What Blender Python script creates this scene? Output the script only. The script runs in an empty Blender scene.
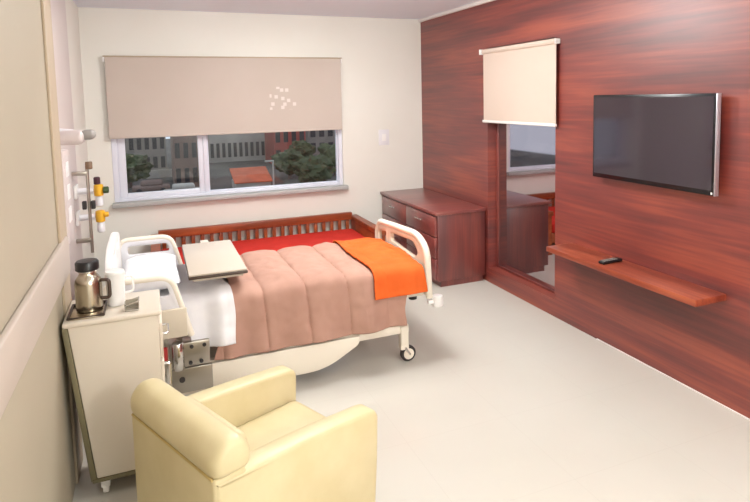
import bpy, bmesh, math, random
from mathutils import Vector, Matrix, noise

random.seed(7)
C = bpy.context.scene
COL = C.collection
PI = math.pi

# ------------------------------------------------------------------ camera
def setup_camera():
    f, yaw, pitch, roll = 588.99, 0.3981, 0.0912, -0.0193
    loc = Vector((-2.9484, -6.3055, 1.8057))
    px, py = 399.5, 151.15
    fwd = Vector((math.sin(yaw)*math.cos(pitch), math.cos(yaw)*math.cos(pitch), -math.sin(pitch)))
    r = Vector((math.cos(yaw), -math.sin(yaw), 0))
    u = r.cross(fwd)
    r2 = r*math.cos(roll) + u*math.sin(roll)
    u2 = r2.cross(fwd)
    cam = bpy.data.cameras.new('camera')
    cam.sensor_fit = 'HORIZONTAL'; cam.sensor_width = 36
    cam.lens = f*36/750
    cam.shift_x = -(px-375)/750
    cam.shift_y = -(251-py)/750
    cam.clip_start = 0.05; cam.clip_end = 600
    o = bpy.data.objects.new('camera', cam); COL.objects.link(o)
    m = Matrix((r2, u2, -fwd)).transposed().to_4x4()
    m.translation = loc
    o.matrix_world = m
    C.camera = o
setup_camera()

# ------------------------------------------------------------------ light
C.view_settings.view_transform = 'Standard'
C.view_settings.look = 'None'
C.view_settings.gamma = 1
C.view_settings.use_curve_mapping = False
C.view_settings.exposure = 0.0

w = bpy.data.worlds.new('evening sky'); C.world = w
w.use_nodes = True
bg = w.node_tree.nodes['Background']
bg.inputs[0].default_value = (0.72, 0.78, 0.9, 1)
bg.inputs[1].default_value = 1.3

def area(name, loc, sx, sy, power, col, rot=(0, 0, 0)):
    l = bpy.data.lights.new(name, 'AREA'); l.shape = 'RECTANGLE'
    l.size, l.size_y = sx, sy; l.energy = power; l.color = col
    o = bpy.data.objects.new(name, l); COL.objects.link(o)
    o.location = loc; o.rotation_euler = rot
    return o
WARM = (.955, 0.985, 0.965)
FILL_PANELS = [(-1.3, -6.7, .9), (-1.3, -4.6, 0.75), (-1.7, -1.9, 1.7)]  # unseen ceiling fill lights, added to brighten the room and back wall
for i, (x, y, k) in enumerate(FILL_PANELS):
    area('fill_panel_light', (x, y, 2.66), 0.9, 0.9, 16*k, WARM)
# added unseen bulbs below the ceiling, filling in for bounced flash
FILL_BULBS = [(-1.6, -6.9, 2.0, 120), (-1.6, -2.5, 2.54, 68)]
for (x, y, z, e) in FILL_BULBS:
    l = bpy.data.lights.new('fill_bulb_light', 'POINT'); l.energy = e; l.shadow_soft_size = .13; l.color = WARM
    o = bpy.data.objects.new('fill_bulb_light', l); COL.objects.link(o); o.location = (x, y, z)

# ------------------------------------------------------------------ materials
M = {}
def s2l(c):
    return tuple(((v/255)/12.92 if v/255 <= .04045 else ((v/255+.055)/1.055)**2.4) for v in c) + (1,)
def mat(name, rgb, rough=.5, metal=0., spec=.5, **kw):
    m = bpy.data.materials.new(name); m.use_nodes = True
    nt = m.node_tree; b = nt.nodes['Principled BSDF']
    b.inputs['Base Color'].default_value = s2l(rgb)
    b.inputs['Roughness'].default_value = rough
    b.inputs['Metallic'].default_value = metal
    b.inputs['Specular IOR Level'].default_value = spec
    for k, v in kw.items():
        b.inputs[k.replace('_', ' ')].default_value = v
    M[name] = m
    return m, nt, b
def mottled(name, rgb, rgb2, scale=(4, 4, 4), rough=.5, detail=4, bump=0., bscale=None, spec=.5, lo=.35, hi=.65, **kw):
    m, nt, b = mat(name, rgb, rough, 0, spec, **kw)
    tc = nt.nodes.new('ShaderNodeTexCoord'); mp = nt.nodes.new('ShaderNodeMapping')
    mp.inputs['Scale'].default_value = scale
    nt.links.new(tc.outputs['Object'], mp.inputs[0])
    n = nt.nodes.new('ShaderNodeTexNoise'); n.inputs['Scale'].default_value = 1; n.inputs['Detail'].default_value = detail
    nt.links.new(mp.outputs[0], n.inputs['Vector'])
    r = nt.nodes.new('ShaderNodeValToRGB')
    r.color_ramp.elements[0].position = lo; r.color_ramp.elements[1].position = hi
    r.color_ramp.elements[0].color = s2l(rgb); r.color_ramp.elements[1].color = s2l(rgb2)
    nt.links.new(n.outputs['Fac'], r.inputs[0]); nt.links.new(r.outputs[0], b.inputs['Base Color'])
    if bump:
        n2 = nt.nodes.new('ShaderNodeTexNoise'); n2.inputs['Detail'].default_value = 3
        n2.inputs['Scale'].default_value = bscale or 200
        nt.links.new(tc.outputs['Object'], n2.inputs['Vector'])
        bp = nt.nodes.new('ShaderNodeBump'); bp.inputs['Strength'].default_value = bump; bp.inputs['Distance'].default_value = .003
        nt.links.new(n2.outputs['Fac'], bp.inputs['Height']); nt.links.new(bp.outputs[0], b.inputs['Normal'])
    return m, nt, b
def wood(name, dark, mid, light, scale, fine, rough=.35, spec=.5, coat=0.):
    m, nt, b = mat(name, mid, rough, 0, spec)
    b.inputs['Coat Weight'].default_value = coat; b.inputs['Coat IOR'].default_value = 1.7; b.inputs['Coat Roughness'].default_value = .42
    tc = nt.nodes.new('ShaderNodeTexCoord')
    def nz(sc, det):
        mp = nt.nodes.new('ShaderNodeMapping'); mp.inputs['Scale'].default_value = sc
        nt.links.new(tc.outputs['Object'], mp.inputs[0])
        n = nt.nodes.new('ShaderNodeTexNoise'); n.inputs['Scale'].default_value = 1; n.inputs['Detail'].default_value = det
        n.inputs['Distortion'].default_value = .35
        nt.links.new(mp.outputs[0], n.inputs['Vector']); return n
    a, c = nz(scale, 3), nz(fine, 4)
    mx = nt.nodes.new('ShaderNodeMix'); mx.inputs[0].default_value = .32
    nt.links.new(a.outputs['Fac'], mx.inputs[2]); nt.links.new(c.outputs['Fac'], mx.inputs[3])
    r = nt.nodes.new('ShaderNodeValToRGB'); e = r.color_ramp.elements
    e[0].position = .36; e[0].color = s2l(dark); e[1].position = .64; e[1].color = s2l(light)
    k = e.new(.5); k.color = s2l(mid)
    nt.links.new(mx.outputs[0], r.inputs[0]); nt.links.new(r.outputs[0], b.inputs['Base Color'])
    return m

mottled('white_wall', (232, 229, 222), (229, 226, 218), (1.5, 1.5, 1.5), .6, bump=.05, bscale=60)
mottled('beige_wall', (180, 170, 150), (175, 164, 144), (1.2, 1.2, 1.2), .55)
mottled('ceiling_paint', (236, 241, 252), (232, 237, 248), (1, 1, 1), .8)
mat('bumper_rail', (196, 183, 172), .45)
mat('corner_tan', (184, 166, 142), .5)
mottled('lilac_laminate', (212, 200, 197), (206, 194, 192), (1, 1, 3), .4)
wood('mahogany_wall', (90, 35, 34), (121, 48, 41), (154, 70, 50), (1, .5, 5.5), (1, 1.6, 42), .45, .4, .65)
wood('mahogany_shelf', (120, 50, 36), (146, 66, 44), (172, 88, 58), (9, .7, 5), (60, 2.5, 40), .3, .55)
wood('mahogany_upright', (92, 38, 38), (116, 49, 44), (138, 62, 50), (7, 7, .8), (50, 50, 2), .35, .5, .6)
wood('mahogany_top', (104, 44, 44), (126, 56, 52), (146, 72, 62), (1, 6, 6), (3, 40, 40), .3, .5, .9)
wood('couch_wood', (120, 54, 26), (148, 70, 36), (170, 88, 48), (1.2, 9, 9), (4, 60, 60), .35)
mottled('quilt_fabric', (184, 144, 128), (176, 136, 120), (5, 5, 5), .8, bump=.25, bscale=500, spec=.2)
mottled('orange_fabric', (228, 104, 44), (222, 96, 36), (6, 6, 6), .8, bump=.2, bscale=600, spec=.2)
mottled('red_fabric', (212, 56, 46), (202, 48, 40), (6, 6, 6), .75, bump=.2, bscale=500, spec=.2)
mottled('white_cotton', (238, 236, 238), (230, 228, 232), (9, 9, 9), .8, bump=.15, bscale=400, spec=.2)
mat('mattress_cover', (226, 224, 224), .6)
mottled('cream_leather', (214, 200, 160), (208, 193, 150), (7, 7, 7), .42, bump=.12, bscale=260, spec=.45)
mat('piping_shade', (196, 172, 112), .5)
mat('cream_plastic', (235, 226, 210), .35)
mat('white_plastic', (240, 238, 236), .35)
mat('pale_panel', (214, 202, 182), .45)
mat('lilac_plastic', (228, 226, 230), .4)
mat('cabinet_laminate', (214, 203, 187), .45)
mat('cabinet_top', (216, 205, 189), .35)
mat('olive_edge', (112, 104, 76), .5)
mat('dark_edge', (74, 58, 48), .45)
mat('table_laminate', (198, 185, 170), .4)
mat('chrome', (214, 212, 208), .14, 1.)
mat('steel', (190, 180, 162), .22, 1.)
mat('brushed_steel', (176, 170, 160), .32, 1.)
mat('black_plastic', (24, 22, 24), .35)
mat('dark_rubber', (46, 42, 42), .6)
mat('grey_plastic', (150, 146, 142), .4)
mat('red_plastic', (168, 40, 40), .4)
mat('yellow_plastic', (236, 178, 46), .4)
mat('purple_plastic', (70, 36, 48), .4)
mat('green_plastic', (62, 82, 50), .4)
mat('brown_plastic', (120, 96, 76), .5)
mat('upvc_white', (228, 230, 242), .35)
mat('sill_stone', (176, 176, 174), .4)
mat('screen_glass', (48, 38, 48), .08, 0, 1.)
mat('tv_bezel', (20, 18, 22), .25)
mat('alu', (206, 204, 214), .3, .8)
mat('trim_white', (232, 226, 222), .4)
mat('mirror', (186, 176, 180), .03, 1.)
m_, nt_, b_ = mat('fill_diffuser', (255, 250, 240), .5)  # glowing face of the added ceiling fill panels
b_.inputs['Emission Color'].default_value = (1, .94, .85, 1); b_.inputs['Emission Strength'].default_value = 3.

def floor_material():
    m, nt, b = mottled('floor_tile', (203, 199, 190), (198, 193, 183), (.8, .8, .8), .2, spec=.45)
    tc = nt.nodes.new('ShaderNodeTexCoord')
    br = nt.nodes.new('ShaderNodeTexBrick'); br.offset = 0
    br.inputs['Scale'].default_value = 1; br.inputs['Brick Width'].default_value = .6; br.inputs['Row Height'].default_value = .6
    br.inputs['Mortar Size'].default_value = .0012; br.inputs['Mortar Smooth'].default_value = .2
    nt.links.new(tc.outputs['Object'], br.inputs['Vector'])
    mx = nt.nodes.new('ShaderNodeMix'); mx.data_type = 'RGBA'
    ml = nt.nodes.new('ShaderNodeMath'); ml.operation = 'MULTIPLY'; ml.inputs[1].default_value = .22
    nt.links.new(br.outputs['Fac'], ml.inputs[0]); nt.links.new(ml.outputs[0], mx.inputs[0])
    old = b.inputs['Base Color'].links[0].from_socket
    nt.links.new(old, mx.inputs[6]); mx.inputs[7].default_value = s2l((170, 160, 150))
    nt.links.new(mx.outputs[2], b.inputs['Base Color'])
floor_material()

def blind_material(name, rgb, rgb2, flash_glint=None):
    m, nt, b = mottled(name, rgb, rgb2, (1.2, 1.2, 1.2), .75, bump=.12, bscale=700, spec=.2)
    b.inputs['Subsurface Weight'].default_value = 0
    if flash_glint:   # pale flash reflection painted into the cloth colour
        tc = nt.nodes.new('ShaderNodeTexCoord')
        mp = nt.nodes.new('ShaderNodeMapping'); mp.inputs['Location'].default_value = (-flash_glint[0], 0, -flash_glint[1])
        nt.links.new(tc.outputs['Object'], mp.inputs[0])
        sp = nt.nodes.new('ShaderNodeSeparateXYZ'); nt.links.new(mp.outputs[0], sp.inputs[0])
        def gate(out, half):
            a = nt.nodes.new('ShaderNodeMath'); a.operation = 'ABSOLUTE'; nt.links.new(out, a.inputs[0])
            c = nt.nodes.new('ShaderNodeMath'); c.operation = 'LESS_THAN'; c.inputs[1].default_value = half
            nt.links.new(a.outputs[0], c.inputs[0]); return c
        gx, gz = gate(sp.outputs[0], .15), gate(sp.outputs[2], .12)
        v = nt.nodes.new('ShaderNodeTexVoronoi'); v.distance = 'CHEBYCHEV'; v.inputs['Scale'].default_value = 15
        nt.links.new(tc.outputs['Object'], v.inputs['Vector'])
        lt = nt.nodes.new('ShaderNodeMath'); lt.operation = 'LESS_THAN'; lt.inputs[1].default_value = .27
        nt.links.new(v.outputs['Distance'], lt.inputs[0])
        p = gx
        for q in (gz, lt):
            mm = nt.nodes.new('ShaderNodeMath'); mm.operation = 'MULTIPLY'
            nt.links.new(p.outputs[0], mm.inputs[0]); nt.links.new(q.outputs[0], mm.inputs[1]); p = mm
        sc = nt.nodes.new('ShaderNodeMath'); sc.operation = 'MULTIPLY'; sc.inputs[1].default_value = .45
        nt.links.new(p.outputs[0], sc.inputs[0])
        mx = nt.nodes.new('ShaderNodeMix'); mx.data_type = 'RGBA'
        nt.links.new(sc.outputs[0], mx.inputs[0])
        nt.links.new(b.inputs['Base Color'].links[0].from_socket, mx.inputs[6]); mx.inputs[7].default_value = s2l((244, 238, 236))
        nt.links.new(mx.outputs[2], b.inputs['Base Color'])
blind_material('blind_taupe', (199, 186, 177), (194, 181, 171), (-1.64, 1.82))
blind_material('blind_cream', (206, 187, 174), (202, 182, 168))

def glass_material():
    m = bpy.data.materials.new('window_glass'); m.use_nodes = True; nt = m.node_tree
    nt.nodes.remove(nt.nodes['Principled BSDF'])
    t = nt.nodes.new('ShaderNodeBsdfTransparent'); t.inputs[0].default_value = (.92, .94, .94, 1)
    g = nt.nodes.new('ShaderNodeBsdfGlossy'); g.inputs['Roughness'].default_value = .01
    fr = nt.nodes.new('ShaderNodeFresnel'); fr.inputs[0].default_value = 1.45
    mx = nt.nodes.new('ShaderNodeMixShader')
    nt.links.new(fr.outputs[0], mx.inputs[0]); nt.links.new(t.outputs[0], mx.inputs[1]); nt.links.new(g.outputs[0], mx.inputs[2])
    nt.links.new(mx.outputs[0], nt.nodes['Material Output'].inputs[0])
    M['window_glass'] = m
glass_material()

# ------------------------------------------------------------------ mesh helpers
class MB:
    """collects shapes and links them as one mesh object"""
    def __init__(self): self.bm = bmesh.new()
    def box(self, a, b, bev=0., seg=2):
        t = bmesh.new()
        bmesh.ops.create_cube(t, size=1)
        sx, sy, sz = (abs(b[i]-a[i]) for i in range(3)); c = [(a[i]+b[i])/2 for i in range(3)]
        for v in t.verts: v.co = Vector((v.co.x*sx+c[0], v.co.y*sy+c[1], v.co.z*sz+c[2]))
        if bev:
            bev = min(bev, .49*min(sx, sy, sz))
            bmesh.ops.bevel(t, geom=list(t.edges), offset=bev, segments=seg, affect='EDGES', profile=.5)
        self._add(t); return self
    def _add(self, t, mtx=None):
        if mtx: t.transform(mtx)
        me = bpy.data.meshes.new('tmp'); t.to_mesh(me); t.free()
        self.bm.from_mesh(me); bpy.data.meshes.remove(me)
    def tube(self, pts, r, n=12, closed=False):
        pts = [Vector(p) for p in pts]; N = len(pts); bm = self.bm; rings = []
        rr = r if isinstance(r, (list, tuple)) else [r]*N
        prev = None
        for i, p in enumerate(pts):
            if closed: d = pts[(i+1) % N]-pts[i-1]
            else: d = pts[min(i+1, N-1)]-pts[max(i-1, 0)]
            d.normalize()
            if prev is None:
                up = Vector((0, 0, 1)) if abs(d.z) < .9 else Vector((1, 0, 0))
                s = d.cross(up).normalized()
            else:
                s = (prev-d*prev.dot(d)).normalized()
            prev = s; q = d.cross(s)
            rings.append([bm.verts.new(p+(s*math.cos(2*PI*k/n)+q*math.sin(2*PI*k/n))*rr[i]) for k in range(n)])
        for i in range(N if closed else N-1):
            A, B = rings[i], rings[(i+1) % N]
            for k in range(n): bm.faces.new((A[k], A[(k+1) % n], B[(k+1) % n], B[k]))
        if not closed:
            bm.faces.new(rings[0][::-1]); bm.faces.new(rings[-1])
        return self
    def lathe(self, prof, c, n=24, axis='z'):
        t = bmesh.new(); rings = []
        for (r, z) in prof:
            rings.append([t.verts.new((r*math.cos(2*PI*k/n), r*math.sin(2*PI*k/n), z)) for k in range(n)])
        for A, B in zip(rings, rings[1:]):
            for k in range(n): t.faces.new((A[k], A[(k+1) % n], B[(k+1) % n], B[k]))
        t.faces.new(rings[0][::-1]); t.faces.new(rings[-1])
        m = Matrix.Identity(4)
        if axis == 'x': m = Matrix.Rotation(PI/2, 4, 'Y')
        if axis == 'y': m = Matrix.Rotation(-PI/2, 4, 'X')
        self._add(t, Matrix.Translation(c) @ m); return self
    def plate(self, loops, plane, pos, th, bev=.004):
        """flat plate with holes: loops of 2D points; plane 'xz' at y=pos or 'yz' at x=pos"""
        t = bmesh.new(); es = []
        for lp in loops:
            vs = [t.verts.new((p[0], pos, p[1]) if plane == 'xz' else (pos, p[0], p[1])) for p in lp]
            es += [t.edges.new((vs[i], vs[(i+1) % len(vs)])) for i in range(len(vs))]
        bmesh.ops.triangle_fill(t, edges=es, use_beauty=True, use_dissolve=False)
        ex = bmesh.ops.extrude_face_region(t, geom=list(t.faces))
        d = Vector((0, th, 0)) if plane == 'xz' else Vector((th, 0, 0))
        bmesh.ops.translate(t, verts=[v for v in ex['geom'] if isinstance(v, bmesh.types.BMVert)], vec=d)
        bmesh.ops.recalc_face_normals(t, faces=list(t.faces))
        if bev:
            ed = [e for e in t.edges if len(e.link_faces) == 2 and e.calc_face_angle(0) > 1.0]
            bmesh.ops.bevel(t, geom=ed, offset=bev, segments=2, affect='EDGES', profile=.5)
        self._add(t); return self
    def grid(self, fn, nu, nv):
        bm = self.bm
        g = [[bm.verts.new(fn(i/nu, j/nv)) for j in range(nv+1)] for i in range(nu+1)]
        for i in range(nu):
            for j in range(nv): bm.faces.new((g[i][j], g[i+1][j], g[i+1][j+1], g[i][j+1]))
        return self
    def build(self, name, m, parent=None, smooth=None, mtx=None, solid=0., sub=0):
        if mtx: self.bm.transform(mtx)
        bmesh.ops.recalc_face_normals(self.bm, faces=list(self.bm.faces))
        me = bpy.data.meshes.new(name); self.bm.to_mesh(me); self.bm.free()
        me.materials.append(M[m] if isinstance(m, str) else m)
        for p in me.polygons: p.use_smooth = True
        me.set_sharp_from_angle(angle=smooth or math.radians(40))
        o = bpy.data.objects.new(name, me); COL.objects.link(o)
        if parent: o.parent = parent; o.matrix_parent_inverse = parent.matrix_basis.inverted()
        if solid:
            s = o.modifiers.new('thickness', 'SOLIDIFY'); s.thickness = solid; s.offset = -1
        if sub:
            s = o.modifiers.new('smooth', 'SUBSURF'); s.levels = sub; s.render_levels = sub
        return o
def tag(o, label, cat, group=None, kind=None):
    o['label'] = label; o['category'] = cat
    if group: o['group'] = group
    if kind: o['kind'] = kind
    return o
def thing(name, label, cat, loc, group=None, rot=0):
    o = bpy.data.objects.new(name, None); COL.objects.link(o)
    o.location = loc; o.rotation_euler = (0, 0, rot); o.empty_display_size = .1
    bpy.context.view_layer.update()
    o.matrix_basis = Matrix.Translation(loc) @ Matrix.Rotation(rot, 4, 'Z')
    return tag(o, label, cat, group)
def struct(o, label=None):
    o['kind'] = 'structure'
    if label: o['label'] = label
    return o
def smooth_path(pts, r, n=6):
    """round the corners of a polyline"""
    out = [Vector(pts[0])]
    for a, b, c in zip(pts, pts[1:], pts[2:]):
        a, b, c = Vector(a), Vector(b), Vector(c)
        d1, d2 = (a-b), (c-b); k = min(r, .45*d1.length, .45*d2.length)
        p, q = b+d1.normalized()*k, b+d2.normalized()*k
        for i in range(n+1):
            t = i/n; out.append(p*(1-t)**2+b*2*t*(1-t)+q*t*t)
    out.append(Vector(pts[-1])); return out
def round_loop(pts, r, n=5):
    """closed 2D polygon with rounded corners (r scalar or per corner)"""
    N = len(pts); out = []
    for i in range(N):
        a, b, c = Vector(pts[i-1]), Vector(pts[i]), Vector(pts[(i+1) % N])
        ri = r[i] if isinstance(r, (list, tuple)) else r
        d1, d2 = a-b, c-b; k = min(ri, .45*d1.length, .45*d2.length)
        p, q = b+d1.normalized()*k, b+d2.normalized()*k
        for j in range(n+1):
            t = j/n; v = p*(1-t)**2+b*2*t*(1-t)+q*t*t; out.append((v.x, v.y))
    return out

# ------------------------------------------------------------------ room shell
XL, XF, YB, YR, H = -3.37, -3.52, 0.0, -7.4, 2.7
YE = -3.05
struct(MB().box((-3.8, YR-.1, -.1), (.3, .1, 0)).build('floor', 'floor_tile'), 'cream tiled floor')
struct(MB().box((-3.8, YR-.1, H), (.3, .25, H+.1)).build('ceiling', 'ceiling_paint'), 'white painted ceiling')
# back wall with the window opening
WX0, WX1, WZ0, WZ1 = -3.315, -.985, .835, 2.2
b = MB()
b.box((-3.8, 0, 0), (WX0, .2, H)).box((WX1, 0, 0), (.3, .2, H)).box((WX0, 0, 0), (WX1, .2, WZ0)).box((WX0, 0, WZ1), (WX1, .2, H))
struct(b.build('wall_back', 'white_wall'), 'off-white wall with the wide window')
b = MB().box((-3.6, YR, 0), (XL, YE, H)); struct(b.build('wall_left', 'beige_wall'), 'beige side wall beside the bedside locker')
b = MB().box((-3.65, YE, 0), (XF, 0, H)); struct(b.build('wall_left_recess', 'white_wall'), 'white wall behind the bed head')
b = MB().box((-3.8, YR-.1, 0), (.3, YR, H)); struct(b.build('wall_rear', 'white_wall'))
# wood-clad right wall with the door recess
DY0, DY1, DZ0, DZ1 = -1.47, -2.49, .14, 2.25
b = MB()
b.box((0, DY0, 0), (.2, 0, H)).box((0, YR, 0), (.2, DY1, H)).box((0, DY1, 0), (.2, DY0, DZ0)).box((0, DY1, DZ1), (.2, DY0, H))
struct(b.build('wall_right', 'mahogany_wall'), 'mahogany clad feature wall')
b = MB().box((-.03, YR, H-.035), (0, 0, H), .004); struct(b.build('trim_1', 'trim_white'), 'white strip along the top of the wood wall')
b = MB().box((-.010, YR, 0), (0, DY1-.5, .008), .002); struct(b.build('trim_2', 'trim_white'), 'pale strip at the foot of the wood wall')
b = MB().box((XL, YE-.2, 0), (XL+.012, YE, H), .003).box((-3.52, YE, 0), (XL+.012, YE+.012, H), .002)
struct(b.build('trim_3', 'corner_tan'), 'tan corner strip on the left wall')
b = MB().box((XL, YR, .995), (XL+.025, YE-.05, 1.17), .008, 3); struct(b.build('trim_4', 'bumper_rail'), 'pale wall guard rail on the beige wall')
b = MB().box((XF, -2.92, 0), (XF+.02, -1.12, H), .003); struct(b.build('trim_5', 'lilac_laminate'), 'pale laminate panel on the wall behind the bed head')

# mirror-dark glass door in the recess
dr = bpy.data.objects.new('door_1', None); COL.objects.link(dr); struct(dr, 'tall dark reflecting glass door in the wood wall')
MB().box((.105, DY1+.01, DZ0), (.115, DY0-.01, DZ1)).build('pane', 'mirror', dr)
b = MB().box((.09, DY1, DZ0), (.125, DY1+.03, DZ1), .004).box((.09, DY0-.03, DZ0), (.125, DY0, DZ1), .004)
b.box((.09, DY1+.03, DZ0), (.125, DY0-.03, DZ0+.02), .004)
b.build('frame', 'mahogany_upright', dr)

# window
wd = bpy.data.objects.new('window_1', None); COL.objects.link(wd); struct(wd, 'wide white framed window over the couch')
def frame_rect(b, x0, x1, z0, z1, y0, y1, wl, wr, wb, wt):
    b.box((x0, y0, z0), (x0+wl, y1, z1), .006).box((x1-wr, y0, z0), (x1, y1, z1), .006)
    b.box((x0+wl, y0, z0), (x1-wr, y1, z0+wb), .006).box((x0+wl, y0, z1-wt), (x1-wr, y1, z1), .006)
b = MB(); frame_rect(b, WX0, WX1, WZ0, WZ1, .02, .13, .05, .045, .03, .05)
b.box((-2.47, .025, WZ0+.03), (-2.43, .12, WZ1-.05), .005)
b.build('window_frame', 'upvc_white', wd)
b = MB(); frame_rect(b, WX0+.05, -2.47, WZ0+.03, WZ1-.05, .035, .09, .07, .05, .045, .05); b.build('sash', 'upvc_white', wd)
b = MB(); frame_rect(b, -2.43, WX1-.045, WZ0+.03, WZ1-.05, .05, .10, .014, .014, .014, .05); b.build('sash', 'upvc_white', wd)
MB().box((WX0+.115, .06, WZ0+.07), (-2.515, .066, WZ1-.09)).build('pane', 'window_glass', wd)
MB().box((-2.42, .07, WZ0+.04), (WX1-.055, .076, WZ1-.09)).build('pane', 'window_glass', wd)
b = MB().box((WX0-.02, -.075, WZ0-.045), (WX1+.035, .02, WZ0), .008, 3); b.build('window_sill', 'sill_stone', wd)

# added out-of-view ceiling panels that house the fill lights
for i, (x, y, k) in enumerate(FILL_PANELS):
    t = thing('ceiling_fill_panel', ['added unseen square fill light on the ceiling by the rear wall', 'added unseen square fill light above the armchair',
               'added unseen square fill light above the couch'][i], 'light', (x, y, H-.03))
    b = MB(); o = .5
    b.box((x-o, y-o, H-.03), (x-o+.04, y+o, H)).box((x+o-.04, y-o, H-.03), (x+o, y+o, H)).box((x-o+.04, y-o, H-.03), (x+o-.04, y-o+.04, H)).box((x-o+.04, y+o-.04, H-.03), (x+o-.04, y+o, H))
    b.build('frame', 'trim_white', t)
    MB().box((x-o+.04, y-o+.04, H-.012), (x+o-.04, y+o-.04, H-.004)).build('fill_panel_diffuser', 'fill_diffuser', t)

for (x, y, z, e), lb in zip(FILL_BULBS, ('added unseen holder for the fill bulb nearer the rear wall', 'added unseen rose for the fill bulb between the bed and the armchair')):
    t = thing('fill_pendant', lb, 'lamp', (x, y, H))  # unseen fixture added around each fill bulb
    MB().lathe([(.03, -.03), (.06, -.02), (.06, 0)], (x, y, H), 20).build('fill_bulb_rose', 'trim_white', t)
    if z < 2.4:
        MB().lathe([(.004, z+.24-H), (.004, -.03)], (x, y, H), 8).build('cord', 'trim_white', t)
        MB().lathe([(.02, 0), (.024, .01), (.024, .06), (.01, .07)], (x, y, z+.17), 16).build('socket', 'trim_white', t)

# ------------------------------------------------------------------ roller blinds
t = thing('roller_blind', 'wide taupe roller blind over the window above the couch', 'blind', (-2.16, -.05, 2.24))
MB().lathe([(.022, -1.15), (.022, 1.15)], (-2.163, -.045, 2.225), 16, 'x').build('roller', 'bumper_rail', t)
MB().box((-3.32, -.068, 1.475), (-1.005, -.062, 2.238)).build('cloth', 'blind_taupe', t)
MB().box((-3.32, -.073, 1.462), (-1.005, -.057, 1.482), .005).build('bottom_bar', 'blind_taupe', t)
MB().box((-3.335, -.08, 2.238), (-.99, 0, 2.25), .003).build('head_rail', 'corner_tan', t)
for x in (-3.337, -1.002): MB().box((x, -.07, 2.19), (x+.014, 0, 2.25)).build('bracket', 'white_plastic', t)

t = thing('roller_blind', 'cream roller blind half drawn over the dark glass door', 'blind', (-.045, -1.97, 2.24))
MB().lathe([(.024, -.54), (.024, .54)], (-.0275, -1.99, 2.215), 16, 'y').build('roller', 'blind_cream', t)
MB().box((-.034, -2.535, 1.57), (-.030, -1.455, 2.22)).build('cloth', 'blind_cream', t)
MB().box((-.042, -2.54, 1.552), (-.022, -1.44, 1.576), .006).build('bottom_bar', 'trim_white', t)
MB().box((-.05, -2.545, 2.195), (0, -2.535, 2.235), .003).build('bracket', 'white_plastic', t)
MB().box((-.058, -1.43, 2.19), (0, -1.415, 2.24), .003).build('bracket', 'white_plastic', t)

# switch plate on the back wall
t = thing('switch_plate', 'small white switch plate on the wall right of the window', 'switch', (-.49, 0, 1.35))
MB().box((-.555, -.008, 1.26), (-.425, 0, 1.44), .004).build('plate', 'lilac_plastic', t)
MB().box((-.515, -.013, 1.31), (-.465, -.008, 1.39), .002).build('rocker', 'white_plastic', t)

# ------------------------------------------------------------------ dresser
DX, DYF, DZ = -.54, -1.445, .725
t = thing('dresser', 'low mahogany dresser in the corner beside the wood wall', 'dresser', (-.27, -.72, 0))
b = MB().box((DX+.015, DYF+.012, .06), (-.012, -.012, DZ-.03), .003).box((DX+.05, DYF+.03, 0), (-.03, -.03, .06)); b.build('body', 'mahogany_upright', t)
MB().box((DX-.012, DYF, DZ-.03), (-.004, -.004, DZ), .004).build('top', 'mahogany_top', t)
for r in range(3):
    for c in range(2):
        y0, y1 = -.04-c*.69, -.04-(c+1)*.69+.012
        z1 = DZ-.045-r*.205; z0 = z1-.195
        d = MB().box((DX-.004, y1, z0), (DX+.016, y0, z1), .003).build('drawer', 'mahogany_top', t)
        ym, zm = (y0+y1)/2, z1-.07
        h = MB().tube(smooth_path([(DX-.004, ym-.06, zm), (DX-.032, ym-.06, zm), (DX-.032, ym+.06, zm), (DX-.004, ym+.06, zm)], .015), .006, 8)
        h.build('handle', 'chrome', d)

# ------------------------------------------------------------------ couch under the window
t = thing('attendant_couch', 'wooden couch with baluster back under the window', 'couch', (-1.9, -.5, 0))
CX0, CX1, CY0, CY1 = -3.0, -.87, -.98, -.05
b = MB().box((CX0+.05, CY0+.03, .13), (CX1-.05, CY1-.03, .24), .004); b.build('seat_frame', 'couch_wood', t)
for x in (CX0+.03, CX1-.03):
    b = MB().box((x-.03, CY0+.02, .09), (x+.03, CY1, .45), .004).box((x-.042, CY0, .45), (x+.042, CY1, .50), .008, 3)
    b.build('armrest', 'couch_wood', t)
for x in (CX0+.035, CX1-.035):
    for y in (CY0+.05, CY1-.035):
        MB().box((x-.035, y-.03, 0), (x+.035, y+.03, .1), .003).build('leg', 'couch_wood', t)
MB().box((CX0+.06, CY1-.06, .455), (CX1-.06, CY1, .535), .007, 3).build('back_rail', 'couch_wood', t)
MB().box((CX0+.06, CY1-.045, .25), (CX1-.06, CY1-.01, .33), .004).build('lower_rail', 'couch_wood', t)
n = 22
for i in range(n):
    x = CX0+.11+(CX1-CX0-.22)*i/(n-1)
    MB().box((x-.019, CY1-.035, .328), (x+.019, CY1-.02, .458), .004).build('baluster', 'couch_wood', t)
def cushion(x0, x1, y0, y1, z0, z1, r=.03):
    b = MB().box((x0, y0, z0), (x1, y1, z1), r, 4); return b
c = cushion(CX0+.065, CX1-.065, CY0+.02, CY1-.07, .242, .365, .035).build('seat_cushion', 'red_fabric')
tag(c, 'long red seat cushion on the wooden couch', 'cushion')

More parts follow.
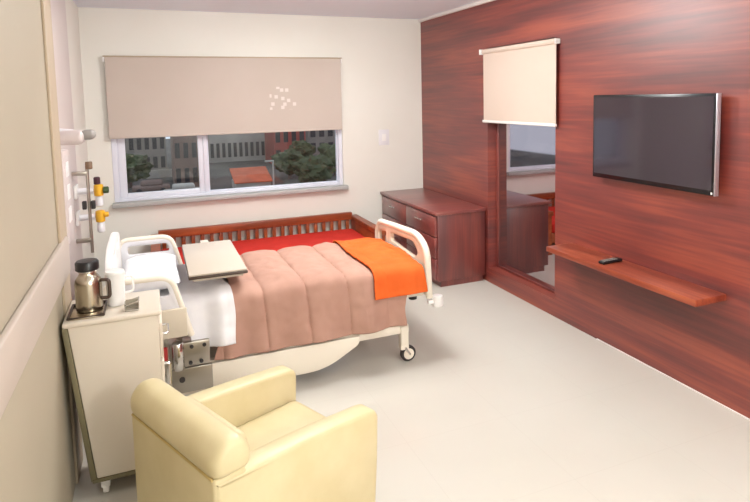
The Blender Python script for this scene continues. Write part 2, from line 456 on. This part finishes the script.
# ------------------------------------------------------------------ hospital bed
BY0, BY1 = -2.68, -1.74           # near and far side
bed = thing('hospital_bed', 'white hospital bed with curved end boards on casters', 'bed', (-2.2, -2.21, 0))
b = MB()
for y in (BY0-.03, BY1-.06): b.box((-3.12, y-.02, .205), (-1.40, y+.02, .262), .006)
for x in (-3.1, -2.3, -1.455): b.box((x-.02, BY0-.01, .215), (x+.02, BY1-.06, .255), .004)
b.build('base_frame', 'cream_plastic', bed)
b = MB().box((-3.16, BY0+.02, .42), (-1.25, BY0+.06, .49), .008).box((-3.16, BY1-.06, .42), (-1.25, BY1-.02, .49), .008)
b.box((-3.16, BY0+.06, .43), (-1.25, BY1-.06, .475), .004)
for x in (-2.95, -1.9): b.box((x-.03, BY0+.2, .27), (x+.03, BY1-.2, .43), .004)
b.build('mattress_deck', 'cream_plastic', bed)
# side cover below the quilt
lp = [(-2.93, .255), (-2.93, .10), (-2.62, .075), (-2.0, .075), (-1.77, .20), (-1.76, .255)]
for (y, th) in ((BY0-.085, .03), (BY1+.0, .03)):
    MB().plate([round_loop(lp, [.01, .05, .05, .16, .10, .01], 8)], 'xz', y, th, .008).build('side_cover', 'cream_plastic', bed)
# legs and casters
def caster(parent, x, y, ztop, R=.055, name='leg', stem=.028):
    lg = MB().box((x-stem, y-stem, 2*R+.01), (x+stem, y+stem, ztop), .008, 3)
    lg.box((x-.03, y-.028, 2*R-.02), (x+.03, y+.028, 2*R+.02), .008)
    o = lg.build(name, 'cream_plastic', parent)
    for q in (-.03, .03):
        MB().tube(smooth_path([(x, y+q, 2*R), (x+.02, y+q, 2*R*.7), (x+.035, y+q, R)], .02), .007, 8).build('caster_fork', 'chrome', o)
    return o, (x+.03, y, R)
def wheel(parent, c, R):
    x, y, z = c
    MB().lathe([(R*.35, -.018), (R*.9, -.016), (R, -.01), (R, .01), (R*.9, .016), (R*.35, .018)], c, 24, 'y').build('tyre', 'dark_rubber', parent)
    MB().lathe([(.012, -.024), (R*.68, -.021), (R*.68, .021), (.012, .024)], c, 20, 'y').build('wheel_hub', 'cream_plastic', parent)
for x in (-3.08, -1.435):
    for y in (BY0-.035, BY1-.06):
        o, c = caster(bed, x, y, .262)
        wheel(o, c, .055)
# mattress
MB().box((-3.15, BY0+.03, .49), (-1.27, BY1-.105, .61), .035, 4).build('mattress', 'mattress_cover', bed)
# foot board in the YZ plane
FX = -1.255
def fy(y): return y
outer = [(BY1+.01, .43), (BY1+.015, .70), (BY1-.05, .775), (-2.16, .80), (-2.52, .82), (BY0-.005, .76), (BY0-.03, .43)]
h1 = [(-1.80, .60), (-1.78, .715), (-1.97, .735), (-1.93, .62)]
h2 = [(-2.06, .685), (-2.06, .745), (-2.50, .77), (-2.58, .70), (-2.5, .655)]
b = MB().plate([round_loop(outer, [.03, .06, .06, .3, .2, .10, .03], 8), round_loop(h1, .03), round_loop(h2, .035)], 'yz', FX, .035, .008)
fb = b.build('foot_board', 'pale_panel', bed)
rail = smooth_path([(FX+.017, BY1+.005, .42), (FX+.017, BY1+.012, .70), (FX+.017, BY1-.05, .785), (FX+.017, -2.16, .81), (FX+.017, -2.54, .83), (FX+.017, BY0-.015, .755), (FX+.017, BY0-.04, .42)], .12, 8)
MB().tube(rail, .024, 14).build('rail_tube', 'cream_plastic', fb)
MB().tube([(FX+.017, -1.99, .75), (FX+.017, -1.99, .61)], .02, 10).build('web', 'cream_plastic', fb)
for y in (BY0-.05, BY1+.02):
    m = MB().lathe([(.01, -.04), (.036, -.036), (.04, -.02), (.04, .02), (.036, .036), (.01, .04)], (FX+.075, y, .395), 20)
    m.box((FX, y-.015, .38), (FX+.07, y+.015, .41), .006)
    m.build('bumper', 'white_plastic', bed)
MB().lathe([(.012, -.03), (.03, -.028), (.03, .028), (.012, .03)], (FX-.02, BY0+.16, .385), 16).build('crank_socket', 'dark_rubber', bed)
# head board
HX = -3.235
outer = [(BY1+.01, .40), (BY1+.01, .89), (-2.0, .95), (-2.45, .95), (BY0-.0, .89), (BY0-.0, .40)]
h1 = [(-2.28, .85), (-2.28, .90), (-2.5, .895), (-2.5, .84)]
h2 = [(-1.92, .84), (-1.92, .895), (-2.14, .90), (-2.14, .85)]
b = MB().plate([round_loop(outer, [.03, .1, .3, .3, .1, .03], 8), round_loop(h1, .02), round_loop(h2, .02)], 'yz', HX, .04, .01)
b.build('head_board', 'white_plastic', bed)
# split side rails at the head end
def side_rail(y, dz, dx=0.):
    o = [(-3.20, .46), (-3.20, .82), (-2.86, .82), (-2.77, .47)]
    h = [(-3.15, .715), (-3.15, .775), (-2.885, .775), (-2.87, .715)]
    o = [(a+dx, z+dz) for a, z in o]; h = [(a+dx, z+dz) for a, z in h]
    r = MB().plate([round_loop(o, [.02, .06, .07, .03], 8), round_loop(h, .022)], 'xz', y, .032, .009).build('side_rail', 'lilac_plastic', bed)
    e = smooth_path([(-3.205+dx, y+.016, .46+dz), (-3.205+dx, y+.016, .822+dz), (-2.862+dx, y+.016, .822+dz), (-2.765+dx, y+.016, .46+dz)], .07, 8)
    MB().tube(e, .019, 12).build('rail_edge', 'cream_plastic', r)
    return r
side_rail(BY1+.005, 0.0)
r = side_rail(BY0-.075, -.02, -.03)
MB().box((-3.03, BY0-.095, .45), (-2.815, BY0-.07, .62), .008).build('grip_plate', 'pale_panel', r)
# chrome rail mechanism with two bolted plates
k = MB().box((-2.92, BY0-.105, .275), (-2.70, BY0-.075, .415), .006).build('mechanism_plate', 'brushed_steel', bed)
for (x, z) in ((-2.80, .39), (-2.73, .39), (-2.81, .295), (-2.75, .295)):
    MB().lathe([(.011, -.008), (.011, 0), (.006, .004)], (x, BY0-.107, z), 10, 'y').build('bolt', 'dark_rubber', k)
b = MB().lathe([(.03, -.08), (.034, -.075), (.034, .075), (.03, .08)], (-2.875, BY0-.105, .345), 20); b.build('cylinder', 'chrome', k)
MB().box((-2.955, BY0-.115, .33), (-2.93, BY0-.085, .405), .006).build('release_tab', 'red_plastic', k)
k = MB().box((-2.915, BY0-.1, .115), (-2.69, BY0-.075, .262), .006).build('mechanism_plate', 'brushed_steel', bed)
MB().lathe([(.016, -.01), (.016, 0), (.008, .005)], (-2.86, BY0-.102, .20), 12, 'y').build('bolt', 'dark_rubber', k)
MB().box((-2.955, BY0-.105, .11), (-2.925, BY0-.08, .40), .005).build('upright', 'chrome', bed)

# bedding ---------------------------------------------------------------
def drape_path(lift, zfar, znear, flare=.03):
    BF = BY1-.085
    p = [(BF+.02+flare*.3+lift, zfar), (BF+.012+lift, .55), (BF+lift, .617+lift), (BF-.07, .632+lift), (-2.2, .64+lift),
         (BY0+.07, .632+lift), (BY0-.002-lift, .615+lift), (BY0-.022-lift, .54), (BY0-.03-flare-lift, znear)]
    q = smooth_path([(0, a, z) for a, z in p], .05, 6)
    L = [0]
    for a, c in zip(q, q[1:]): L.append(L[-1]+(c-a).length)
    def at(t):
        s = t*L[-1]
        for i in range(len(q)-1):
            if s <= L[i+1]+1e-9:
                k = (s-L[i])/max(1e-9, L[i+1]-L[i]); d = (q[i+1]-q[i]).normalized()
                v = q[i].lerp(q[i+1], k); nrm = Vector((0, d.z, -d.y))
                return v, nrm, s
        return q[-1], Vector((0, -1, 0)), L[-1]
    return at, L[-1]
def drape(name, m, x0, x1, lift, zfar, znear, nu, nv, disp, edge0=lambda t: 0, edge1=lambda t: 0, th=.012, flare=.03):
    at, L = drape_path(lift, zfar, znear, flare)
    def fn(u, v):
        p, nrm, s = at(v)
        a, c = x0+edge0(v), x1+edge1(v); x = a+(c-a)*u
        d = disp(x, s, v, L)
        q = Vector((x, p.y, p.z))+nrm*d
        return q
    return MB().grid(fn, nu, nv).build(name, m, None, math.radians(70), solid=th)
def side(v, L, s): return max(0., (s-(L-.42))/.42)
def qdisp(x, s, v, L):
    seam = abs(math.sin(PI*(x+2.64+.02*math.sin(3*s))/.27))
    k = .35 if x > -1.62 else (1. if x < -1.72 else .35+.65*(-1.62-x)/.10)
    puff = .034*(seam**.35)*k
    k = max(0, (s-(L-.40))/.40)
    fold = .022*k*math.sin(x*21+1.2*math.sin(x*5))
    nz = .011*noise.noise(Vector((x*5, s*5, 0)))+.006*noise.noise(Vector((x*17, s*17, 3)))
    return puff+fold+nz
q = drape('quilt', 'quilt_fabric', -2.60, -1.39, .012, .45, .27, 230, 150, qdisp,
          edge0=lambda v: .05-.12*max(0, (v-.62)/.38)+.008*math.sin(v*30), edge1=lambda v: -.05*max(0, (v-.75)/.25)+.01*math.sin(v*26), th=.018)
tag(q, 'puffy peach quilt draped over the hospital bed', 'quilt')
def tdisp(x, s, v, L):
    return .006*noise.noise(Vector((x*5, s*5, 9)))+.004
o = drape('bed_throw', 'orange_fabric', -1.665, -1.272, .022, .50, .475, 60, 120, lambda x, s, v, L: .016+max(0, qdisp(min(x, -1.37), s+.05, v, L+.26))-(.0 if x < -1.36 else .02*min(1, (x+1.36)/.08)),
          edge0=lambda v: .02*math.sin(v*9), edge1=lambda v: .008*math.sin(v*14), th=.01, flare=.01)
tag(o, 'bright orange throw folded across the foot of the bed', 'throw')
def sdisp(x, s, v, L):
    k = min(1, max(0, (x+2.72)/.11)); k = k*k*(3-2*k)
    return .005+k*(.012+max(0, qdisp(max(x, -2.585), s+.05, v, L+.08)))+.006*noise.noise(Vector((x*9, s*7, 5)))+.008*max(0, (s-(L-.3))/.3)*math.sin(x*40)
o = drape('bed_sheet', 'white_cotton', -2.85, -2.575, .006, .50, .355, 60, 110, sdisp,
          edge0=lambda v: .06*max(0, (v-.7)/.3), edge1=lambda v: .012*math.sin(v*17)+.035*max(0, (v-.6)/.4), th=.006, flare=.03)
tag(o, 'white sheet folded over the head end of the peach quilt', 'sheet')
def pillow(name, c, sx, sy, sz, rz=0, tilt=0):
    b = MB()
    def fn(sgn):
        def g(u, v):
            a, d = u*2-1, v*2-1
            k = ((1-abs(a)**2.6)*(1-abs(d)**2.6))
            z = sgn*sz*max(0, k)**.45
            pin = 1-.06*(1-abs(a))*abs(d)-.06*(1-abs(d))*abs(a)
            return Vector((a*sx*(1-.05*(1-d*d)*0)*pin, d*sy*pin, z+.004*noise.noise(Vector((a*3, d*3, sgn)))*k))
        return g
    b.grid(fn(1), 28, 28).grid(fn(-1), 28, 28)
    bmesh.ops.remove_doubles(b.bm, verts=list(b.bm.verts), dist=.0008)
    return b.build(name, 'white_cotton', None, math.radians(80), Matrix.Translation(c) @ Matrix.Rotation(rz, 4, 'Z') @ Matrix.Rotation(tilt, 4, 'Y'))
tag(pillow('pillow', (-3.0, -2.21, .705), .17, .34, .075), 'white pillow between the raised side rails of the bed', 'pillow')

# ------------------------------------------------------------------ overbed table
t = thing('overbed_table', 'beige overbed table with dark edge spanning the bed', 'table', (-2.62, -1.62, 0))
TX0, TX1, TY0, TY1, TZ = -2.79, -2.455, -2.70, -1.88, .785
MB().box((TX0, TY0, TZ-.012), (TX1, TY1, TZ), .004).build('tabletop', 'table_laminate', t)
MB().box((TX0-.004, TY0-.004, TZ-.03), (TX1+.004, TY1+.004, TZ-.0125), .005).build('edge_band', 'dark_edge', t)
MB().box((TX0+.02, TY0+.02, TZ-.048), (TX1-.02, TY1-.02, TZ-.03), .004).build('under_tray', 'table_laminate', t)
MB().box((-2.65, -2.1, TZ-.08), (-2.59, -1.585, TZ-.048), .006).build('arm', 'cream_plastic', t)
MB().box((-2.65, -1.65, .08), (-2.59, -1.59, TZ-.06), .006).build('column', 'cream_plastic', t)
b = MB().box((-2.85, -1.65, .045), (-2.39, -1.59, .085), .008)
for x in (-2.84, -2.40): b.box((x-.02, -2.2, .04), (x+.02, -1.40, .068), .006)
b.build('base', 'cream_plastic', t)
for x in (-2.84, -2.40):
    for y in (-2.17, -1.43): MB().lathe([(.012, -.012), (.025, -.01), (.025, .01), (.012, .012)], (x, y, .025), 16, 'x').build('caster', 'dark_rubber', t)

# ------------------------------------------------------------------ bedside locker
LX0, LX1, LY0, LY1 = -3.335, -2.965, -3.42, -3.09
t = thing('bedside_locker', 'tall beige bedside locker on casters against the left wall', 'cabinet', (-3.14, -3.2, 0))
MB().plate([[(LX0, .822), (LX0+.075, .10), (LX1, .10), (LX1, .822)]], 'xz', LY0, LY1-LY0, .006).build('body', 'cabinet_laminate', t)
MB().box((LX0-.02, LY0-.012, .822), (LX1+.012, LY1+.01, .845), .008, 3).build('top', 'cabinet_top', t)
MB().plate([[(LX0-.024, .82), (LX0+.05, .09), (LX0+.074, .09), (LX0-.001, .82)]], 'xz', LY0, LY1-LY0, .003).build('left_strip', 'olive_edge', t)  # olive strip along the sloping left edge
MB().box((LX0+.055, LY0-.004, .082), (LX1+.004, LY1, .10), .003).build('plinth_band', 'olive_edge', t)
d = MB().box((LX1, LY0+.03, .60), (LX1+.015, LY1-.03, .77), .004).build('drawer', 'cabinet_top', t)
MB().tube(smooth_path([(LX1+.015, -3.31, .69), (LX1+.04, -3.31, .69), (LX1+.04, -3.19, .69), (LX1+.015, -3.19, .69)], .015), .006, 8).build('handle', 'chrome', d)
d = MB().box((LX1, LY0+.03, .12), (LX1+.015, LY1-.03, .585), .004).build('door', 'cabinet_top', t)
MB().tube(smooth_path([(LX1+.015, -3.36, .45), (LX1+.04, -3.36, .45), (LX1+.04, -3.36, .56), (LX1+.015, -3.36, .56)], .015), .006, 8).build('handle', 'chrome', d)
for x in (LX0+.105, LX1-.05):
    for y in (LY0+.05, LY1-.05):
        c = MB().box((x-.02, y-.026, .035), (x+.02, y+.026, .083), .006).build('caster', 'white_plastic', t)
        MB().lathe([(.01, -.014), (.027, -.012), (.03, -.006), (.03, .006), (.027, .012), (.01, .014)], (x, y, .03), 18, 'x').build('wheel', 'white_plastic', c)

# things on the locker
ZT = .845
t = thing('serving_tray', 'flat dark-rimmed steel tray under the flask', 'tray', (-3.26, -3.27, ZT))
MB().box((-3.335, -3.40, ZT), (-3.19, -3.20, ZT+.008), .003).build('tray_bed', 'steel', t)
b = MB()
b.tube([(-3.335, -3.40, ZT+.01), (-3.19, -3.40, ZT+.01), (-3.19, -3.20, ZT+.01), (-3.335, -3.20, ZT+.01)], .006, 8, True); b.build('rim', 'dark_edge', t)
fx, fy_ = -3.255, -3.29
t = thing('vacuum_flask', 'steel vacuum flask with black cap on the bedside locker', 'flask', (fx, fy_, ZT+.008))
z = ZT+.0085
MB().lathe([(.05, 0), (.056, .004), (.057, .02), (.057, .125), (.054, .142), (.043, .160), (.036, .170), (.036, .180)], (fx, fy_, z), 32).build('body', 'steel', t)
MB().lathe([(.037, 0), (.04, .002), (.04, .012), (.037, .014)], (fx, fy_, z+.178), 28).build('neck_ring', 'chrome', t)
MB().lathe([(.046, 0), (.05, .004), (.05, .036), (.044, .044), (.01, .046)], (fx, fy_, z+.187), 28).build('cap', 'black_plastic', t)
MB().tube(smooth_path([(fx+.055, fy_-.012, z+.135), (fx+.088, fy_-.02, z+.135), (fx+.088, fy_-.02, z+.05), (fx+.055, fy_-.012, z+.05)], .02), .008, 10).build('handle', 'dark_edge', t)
jx, jy = -3.145, -3.25
t = thing('water_jug', 'plain white water jug beside the steel flask', 'jug', (jx, jy, ZT))
MB().lathe([(.034, 0), (.037, .003), (.041, .08), (.043, .15), (.044, .155), (.041, .155), (.039, .08), (.034, .006)], (jx, jy, ZT), 28).build('body', 'white_plastic', t)
MB().lathe([(.041, 0), (.043, .003), (.04, .012), (.008, .016)], (jx, jy, ZT+.154), 24).build('lid', 'white_plastic', t)
MB().tube(smooth_path([(jx+.038, jy+.01, ZT+.13), (jx+.075, jy+.02, ZT+.13), (jx+.075, jy+.02, ZT+.05), (jx+.036, jy+.01, ZT+.05)], .02), .006, 8).build('handle', 'white_plastic', t)
t = thing('kidney_dish', 'small open steel dish right of the white jug', 'dish', (-3.07, -3.34, ZT))
b = MB().box((-3.105, -3.385, ZT), (-3.045, -3.325, ZT+.006), .002)
b.box((-3.105, -3.385, ZT+.006), (-3.102, -3.325, ZT+.03)).box((-3.048, -3.385, ZT+.006), (-3.045, -3.325, ZT+.045)).box((-3.102, -3.328, ZT+.006), (-3.048, -3.325, ZT+.04))
b.build('tray_wall', 'brushed_steel', t)
MB().tube([(-3.105, -3.385, ZT+.03), (-3.045, -3.385, ZT+.045), (-3.045, -3.325, ZT+.045), (-3.105, -3.325, ZT+.03)], .003, 6, True).build('rim', 'chrome', t)

# ------------------------------------------------------------------ bed-head fittings on the wall
PX = XF+.02
t = thing('reading_lamp', 'white wall reading lamp high above the bed head', 'lamp', (PX, -2.5, 1.6))
MB().box((PX, -2.57, 1.50), (PX+.03, -2.43, 1.68), .01, 3).build('wall_plate', 'lilac_plastic', t)
MB().tube(smooth_path([(PX+.03, -2.5, 1.62), (PX+.06, -2.5, 1.65), (PX+.14, -2.5, 1.64)], .03), .02, 12).build('arm', 'lilac_plastic', t)
MB().box((PX+.06, -2.60, 1.575), (PX+.20, -2.42, 1.655), .03, 4).build('shade', 'lilac_laminate', t)
MB().box((PX+.18, -2.57, 1.60), (PX+.255, -2.45, 1.655), .025, 4).build('lamp_head', 'grey_plastic', t)
t = thing('service_trunking', 'pale vertical service box on the wall under the reading lamp', 'panel', (PX, -2.15, 1.3))
MB().box((PX, -2.3, .95), (PX+.06, -2.05, 1.52), .012, 3).build('housing', 'lilac_laminate', t)
b = MB()
for z_ in (1.08, 1.22, 1.36): b.box((PX+.06, -2.25, z_), (PX+.066, -2.14, z_+.09), .002)
b.build('socket', 'white_plastic', t)
# vertical equipment pole
t = thing('equipment_pole', 'thin steel equipment pole with clamps beside the gas outlets', 'pole', (-3.40, -1.45, .74))
MB().tube([(-3.40, -1.45, .70), (-3.40, -1.45, 1.36)], .011, 12).build('tube', 'brushed_steel', t)
for z_ in (.78, 1.28): MB().box((PX, -1.465, z_), (-3.40, -1.435, z_+.03), .004).build('bracket', 'brushed_steel', t)
MB().lathe([(.02, 0), (.024, .005), (.024, .05), (.02, .055)], (-3.385, -1.46, 1.325), 16).build('top_knob', 'brown_plastic', t)
for x in (-3.43, -3.372): MB().box((x-.014, -1.485, 1.03), (x+.014, -1.44, 1.09), .005).build('clamp', 'dark_rubber', t)
# gas outlets with yellow bodies
def gas(zc, label, caps):
    t = thing('gas_outlet', label, 'outlet', (PX, -1.35, zc), None)
    MB().box((PX, -1.42, zc-.05), (PX+.02, -1.28, zc+.05), .006).build('back_plate', 'white_plastic', t)
    MB().lathe([(.02, 0), (.024, .004), (.024, .10), (.02, .104)], (PX+.02, -1.35, zc), 16, 'x').build('socket', 'lilac_plastic', t)
    MB().lathe([(.02, -.045), (.032, -.04), (.034, 0), (.032, .04), (.02, .045)], (PX+.16, -1.35, zc), 18).build('body', 'yellow_plastic', t)
    if caps:
        MB().lathe([(.018, 0), (.023, .004), (.023, .05), (.016, .056)], (PX+.152, -1.35, zc+.045), 16).build('top_cap', 'purple_plastic', t)
        MB().lathe([(.02, 0), (.026, .004), (.026, .035), (.02, .04)], (PX+.19, -1.36, zc), 16, 'x').build('side_knob', 'green_plastic', t)
    else:
        MB().lathe([(.016, 0), (.02, .004), (.02, .03), (.014, .034)], (PX+.185, -1.36, zc+.012), 16, 'x').build('side_knob', 'yellow_plastic', t)
    MB().lathe([(.02, 0), (.026, -.01), (.026, -.07), (.015, -.08)], (PX+.16, -1.35, zc-.045), 18).build('bottle', 'lilac_plastic', t)
gas(1.15, 'yellow gas outlet with purple cap and green knob on the wall', True)
gas(.95, 'plain yellow gas outlet below the one with a purple cap', False)

# ------------------------------------------------------------------ armchair
ya = .42
AO = (-2.885, -4.075, 0)
arm = thing('armchair', 'cream leather tub armchair in front of the bedside locker', 'armchair', AO, None, ya)
AM = Matrix.Translation(AO) @ Matrix.Rotation(ya, 4, 'Z')
W2, AL, TH = .328, .675, .10           # half width, arm reach, arm thickness (local +x is forward, +y is the far side)
def lbox(x0, x1, y0, y1, z0, z1, r, s=4): return MB().box((x0, y0, z0), (x1, y1, z1), r, s)
def profile_sweep(prof, y0, y1, n=10):
    """closed profile in local XZ swept along local Y with softly rounded ends"""
    b = MB(); cx = sum(p[0] for p in prof)/len(prof); cz = sum(p[1] for p in prof)/len(prof); rings = []
    N = len(prof)
    st = [(0, .62), (.006, .78), (.016, .89), (.03, .96), (.05, 1.0)]
    ys = [(y0+a, k) for a, k in st]+[(y0+.05+(y1-y0-.10)*i/n, 1.0) for i in range(1, n)]+[(y1-a, k) for a, k in reversed(st)]
    for y, k in ys:
        rings.append([b.bm.verts.new((cx+(p[0]-cx)*k, y, cz+(p[1]-cz)*k)) for p in prof])
    for A, B in zip(rings, rings[1:]):
        for i in range(N): b.bm.faces.new((A[i], A[(i+1) % N], B[(i+1) % N], B[i]))
    b.bm.faces.new(rings[0][::-1]); b.bm.faces.new(rings[-1]); return b
lbox(-.075, .05, -W2+.004, W2-.004, .06, .575, .018).build('back_shell', 'cream_leather', arm, mtx=AM)
roll = round_loop([(-.078, .567), (-.082, .635), (-.035, .692), (.04, .688), (.072, .63), (.06, .567)], [.03, .06, .06, .06, .06, .03], 6)
profile_sweep(roll, -W2-.012, W2+.012).build('back_roll', 'cream_leather', arm, math.radians(60), AM)
lbox(.035, .13, -W2+TH+.004, W2-TH-.004, .38, .62, .04, 5).build('back_cushion', 'cream_leather', arm, mtx=AM)
MB().tube([(-.0735, -W2+.02, .571), (-.0735, W2-.02, .571)], .005, 8).build('shade_piping', 'piping_shade', arm, mtx=AM)  # seam piping coloured darker to draw the shadow line under the roll
def arm_bm(y0, y1):
    o = [(-.07, .07), (AL-.03, .07), (AL-.01, .30), (AL, .515), (.35, .545), (-.07, .562)]
    return MB().plate([round_loop(o, [.02, .03, .1, .045, .2, .01], 6)], 'xz', y0, y1-y0, .016)
for s in (-1, 1):
    y0, y1 = (W2-TH, W2) if s > 0 else (-W2, -W2+TH)
    arm_bm(y0, y1).build('armrest', 'cream_leather', arm, math.radians(50), AM)
lbox(.03, AL-.05, -W2+TH, W2-TH, .09, .27, .02).build('seat_base', 'cream_leather', arm, mtx=AM)
lbox(.06, AL-.02, -W2+TH+.004, W2-TH-.004, .265, .39, .045, 5).build('seat_cushion', 'cream_leather', arm, mtx=AM)
for x in (-.03, AL-.09):
    for y in (-W2+.06, W2-.06):
        MB().lathe([(.02, 0), (.025, .002), (.03, .08)], (x, y, 0), 14).build('leg', 'dark_edge', arm, mtx=AM)

# ------------------------------------------------------------------ television, shelf, remote
TY_0, TY_1, TZ0, TZ1 = -3.99, -3.005, 1.22, 1.795
t = thing('television', 'flat black wall television above the wooden shelf', 'television', (0, -3.5, 1.5))
MB().box((-.075, TY_0, TZ0), (-.035, TY_1, TZ1), .006).build('casing', 'tv_bezel', t)
MB().box((-.0775, TY_0+.018, TZ0+.03), (-.0755, TY_1-.018, TZ1-.018)).build('screen', 'screen_glass', t)
MB().box((-.035, -3.7, 1.36), (0, -3.3, 1.66), .004).build('wall_mount', 'dark_rubber', t)
MB().box((-.0765, TY_0-.004, TZ0), (-.045, TY_0+.004, TZ1), .002).build('side_strip', 'alu', t)
MB().box((-.077, TY_0+.012, TZ0+.008), (-.0752, TY_0+.022, TZ0+.02)).build('standby_light', 'white_plastic', t)
s = MB().box((-.245, -4.03, .622), (0, -2.70, .662), .006).build('wall_shelf', 'mahogany_shelf')
tag(s, 'long wooden wall shelf under the television', 'shelf')
t = thing('remote_control', 'slim black remote control lying on the wooden wall shelf', 'remote', (-.12, -3.25, .662))
RM = Matrix.Translation((-.125, -3.25, .662)) @ Matrix.Rotation(math.radians(4), 4, 'Z')
MB().box((-.09, -.024, 0), (.09, .024, .02), .007, 3).build('body', 'black_plastic', t, mtx=RM)
b = MB()
for i in range(6):
    for j in (-1, 0, 1): b.box((-.075+i*.022, j*.014-.004, .02), (-.063+i*.022, j*.014+.004, .0225))
b.build('button', 'grey_plastic', t, mtx=RM)

# ------------------------------------------------------------------ view outside the window
GZ = -8.5
mottled('asphalt', (78, 76, 72), (98, 94, 88), (.15, .15, .15), .9)
mottled('facade_grey', (150, 142, 134), (134, 126, 120), (.4, .4, .4), .8)
mottled('facade_pale', (188, 182, 174), (172, 166, 158), (.4, .4, .4), .8)
mottled('facade_brown', (128, 106, 96), (116, 96, 88), (.4, .4, .4), .8)
mottled('facade_red', (166, 84, 74), (150, 74, 66), (.4, .4, .4), .8)
mottled('roof_orange', (196, 96, 62), (176, 84, 54), (1, 1, 1), .8)
mottled('foliage_dark', (58, 68, 44), (80, 90, 58), (1.5, 1.5, 1.5), .9)
mat('dark_pane', (44, 44, 48), .3)
mat('car_white', (210, 210, 210), .3)
struct(MB().box((-60, 4, GZ-.3), (110, 170, GZ)).build('ground', 'asphalt'), 'street far below the window')
def building(name, x0, x1, y, d, h, m, label, rows, cols, roof=None):
    t = thing(name, label, 'building', ((x0+x1)/2, y+d/2, GZ))
    MB().box((x0, y, GZ), (x1, y+d, GZ+h)).build('wall', m, t)
    fh, fw = h/rows, (x1-x0)/cols
    for r in range(rows):
        for c in range(cols):
            cx, cz = x0+(c+.5)*fw, GZ+(r+.5)*fh
            MB().box((cx-fw*.28, y-.08, cz-fh*.3), (cx+fw*.28, y+.02, cz+fh*.3)).build('window', 'dark_pane', t)
    if roof:
        MB().box((x0-.4, y-.4, GZ+h), (x1+.4, y+d+.4, GZ+h+.5), .1).build('roof', roof, t)
    else:
        MB().box((x0-.2, y-.2, GZ+h), (x1+.2, y+d+.2, GZ+h+.4), .05).build('roof', m, t)
def ext(x_over_y, y): return -2.948+x_over_y*(y+6.3)
building('apartment_block', ext(-.08, 88), ext(.02, 88), 88, 12, 14, 'facade_grey', 'grey apartment block seen through the left window pane', 5, 9)
building('apartment_block', ext(.03, 68), ext(.068, 68), 68, 9, 9, 'facade_brown', 'brown building with dark windows at the right edge of the left pane', 3, 3)
building('apartment_block', ext(.085, 96), ext(.185, 96), 96, 12, 12, 'facade_pale', 'pale building with tall windows behind the orange roofed shed', 3, 11)
building('shop_building', ext(.19, 86), ext(.245, 86), 86, 8, 9, 'facade_red', 'red fronted building seen through the wide pane', 3, 4)
building('apartment_block', ext(.25, 100), ext(.36, 100), 100, 10, 11, 'facade_grey', 'grey building with pale bands at the right of the wide pane', 4, 7)
t = thing('garden_wall', 'long pale wall across the yard outside the left pane', 'wall', (ext(0, 80), 80, GZ))
MB().box((ext(-.06, 80), 79.9, GZ), (ext(.03, 80), 80.1, GZ+1.1)).build('panel', 'facade_pale', t)
t = thing('shed', 'low shed with a sloping orange roof outside the window', 'shed', (ext(.15, 62), 64, GZ))
sx0, sx1 = ext(.125, 62), ext(.182, 62)
MB().box((sx0, 62, GZ), (sx1, 66, GZ+.9)).build('wall', 'facade_pale', t)
b = MB(); v = [b.bm.verts.new(p) for p in [(x, y, GZ+z+dz) for dz in (0, .12) for x, y, z in ((sx0-.2, 61.7, .9), (sx1+.2, 61.7, .9), (sx1+.2, 66.2, 2.1), (sx0-.2, 66.2, 2.1))]]
for f in ((3, 2, 1, 0), (4, 5, 6, 7), (0, 1, 5, 4), (1, 2, 6, 5), (2, 3, 7, 6), (3, 0, 4, 7)): b.bm.faces.new([v[i] for i in f])
b.build('roof', 'roof_orange', t)
t = thing('lamp_post', 'pale lamp post beside the orange roofed shed outside', 'lamp post', (ext(.187, 60), 60, GZ))
px_ = ext(.187, 60)
MB().tube([(px_, 60, GZ), (px_, 60, GZ+3.4)], .10, 10).build('pole', 'facade_pale', t)
MB().box((px_-.9, 59.85, GZ+3.35), (px_+.1, 60.15, GZ+3.55), .04).build('lamp_head', 'facade_pale', t)
def tree(xy, y, r, h, label):
    x = ext(xy, y)
    t = thing('tree', label, 'tree', (x, y, GZ))
    MB().tube([(x, y, GZ), (x, y, GZ+h)], [.25, .16], 8).build('trunk', 'facade_brown', t)
    b = bmesh.new(); bmesh.ops.create_icosphere(b, subdivisions=4, radius=1)
    for v in b.verts:
        k = 1+.35*noise.noise(v.co*2.2+Vector((x, y, 0)))+.2*noise.noise(v.co*6+Vector((y, x, 0)))
        v.co = Vector((v.co.x*r*k+x, v.co.y*r*k+y, v.co.z*r*.75*k+GZ+h))
    m = MB(); m._add(b); m.build('crown', 'foliage_dark', t)
tree(.215, 70, 2.0, 2.2, 'dark tree right of the pale lamp post outside')
tree(.258, 62, 2.2, 1.9, 'dark round tree in the middle of the wide pane')
tree(.297, 70, 2.4, 2.4, 'dark tree at the right end of the wide pane')
tree(.236, 77.5, 1.8, 3.0, 'tree further back in front of the red building')
tree(-.035, 72, 2.2, 2.4, 'tree in front of the grey block in the left pane')
def car(xy, y, label, m):
    x = ext(xy, y)
    t = thing('parked_car', label, 'car', (x, y, GZ))
    MB().box((x-2, y-.85, GZ+.3), (x+2, y+.85, GZ+.9), .2, 3).box((x-1.1, y-.75, GZ+.85), (x+1.2, y+.75, GZ+1.45), .25, 3).build('body', m, t)
    for dx in (-1.25, 1.25):
        for s in (-1, 1): MB().lathe([(.1, -.1), (.32, -.09), (.32, .09), (.1, .1)], (x+dx, y+s*.8, GZ+.32), 14, 'y').build('wheel', 'dark_rubber', t)
car(.042, 61, 'pale parked car low in the left window pane', 'facade_pale')
car(-.005, 66, 'brownish parked car left of the pale one outside the left pane', 'facade_brown')
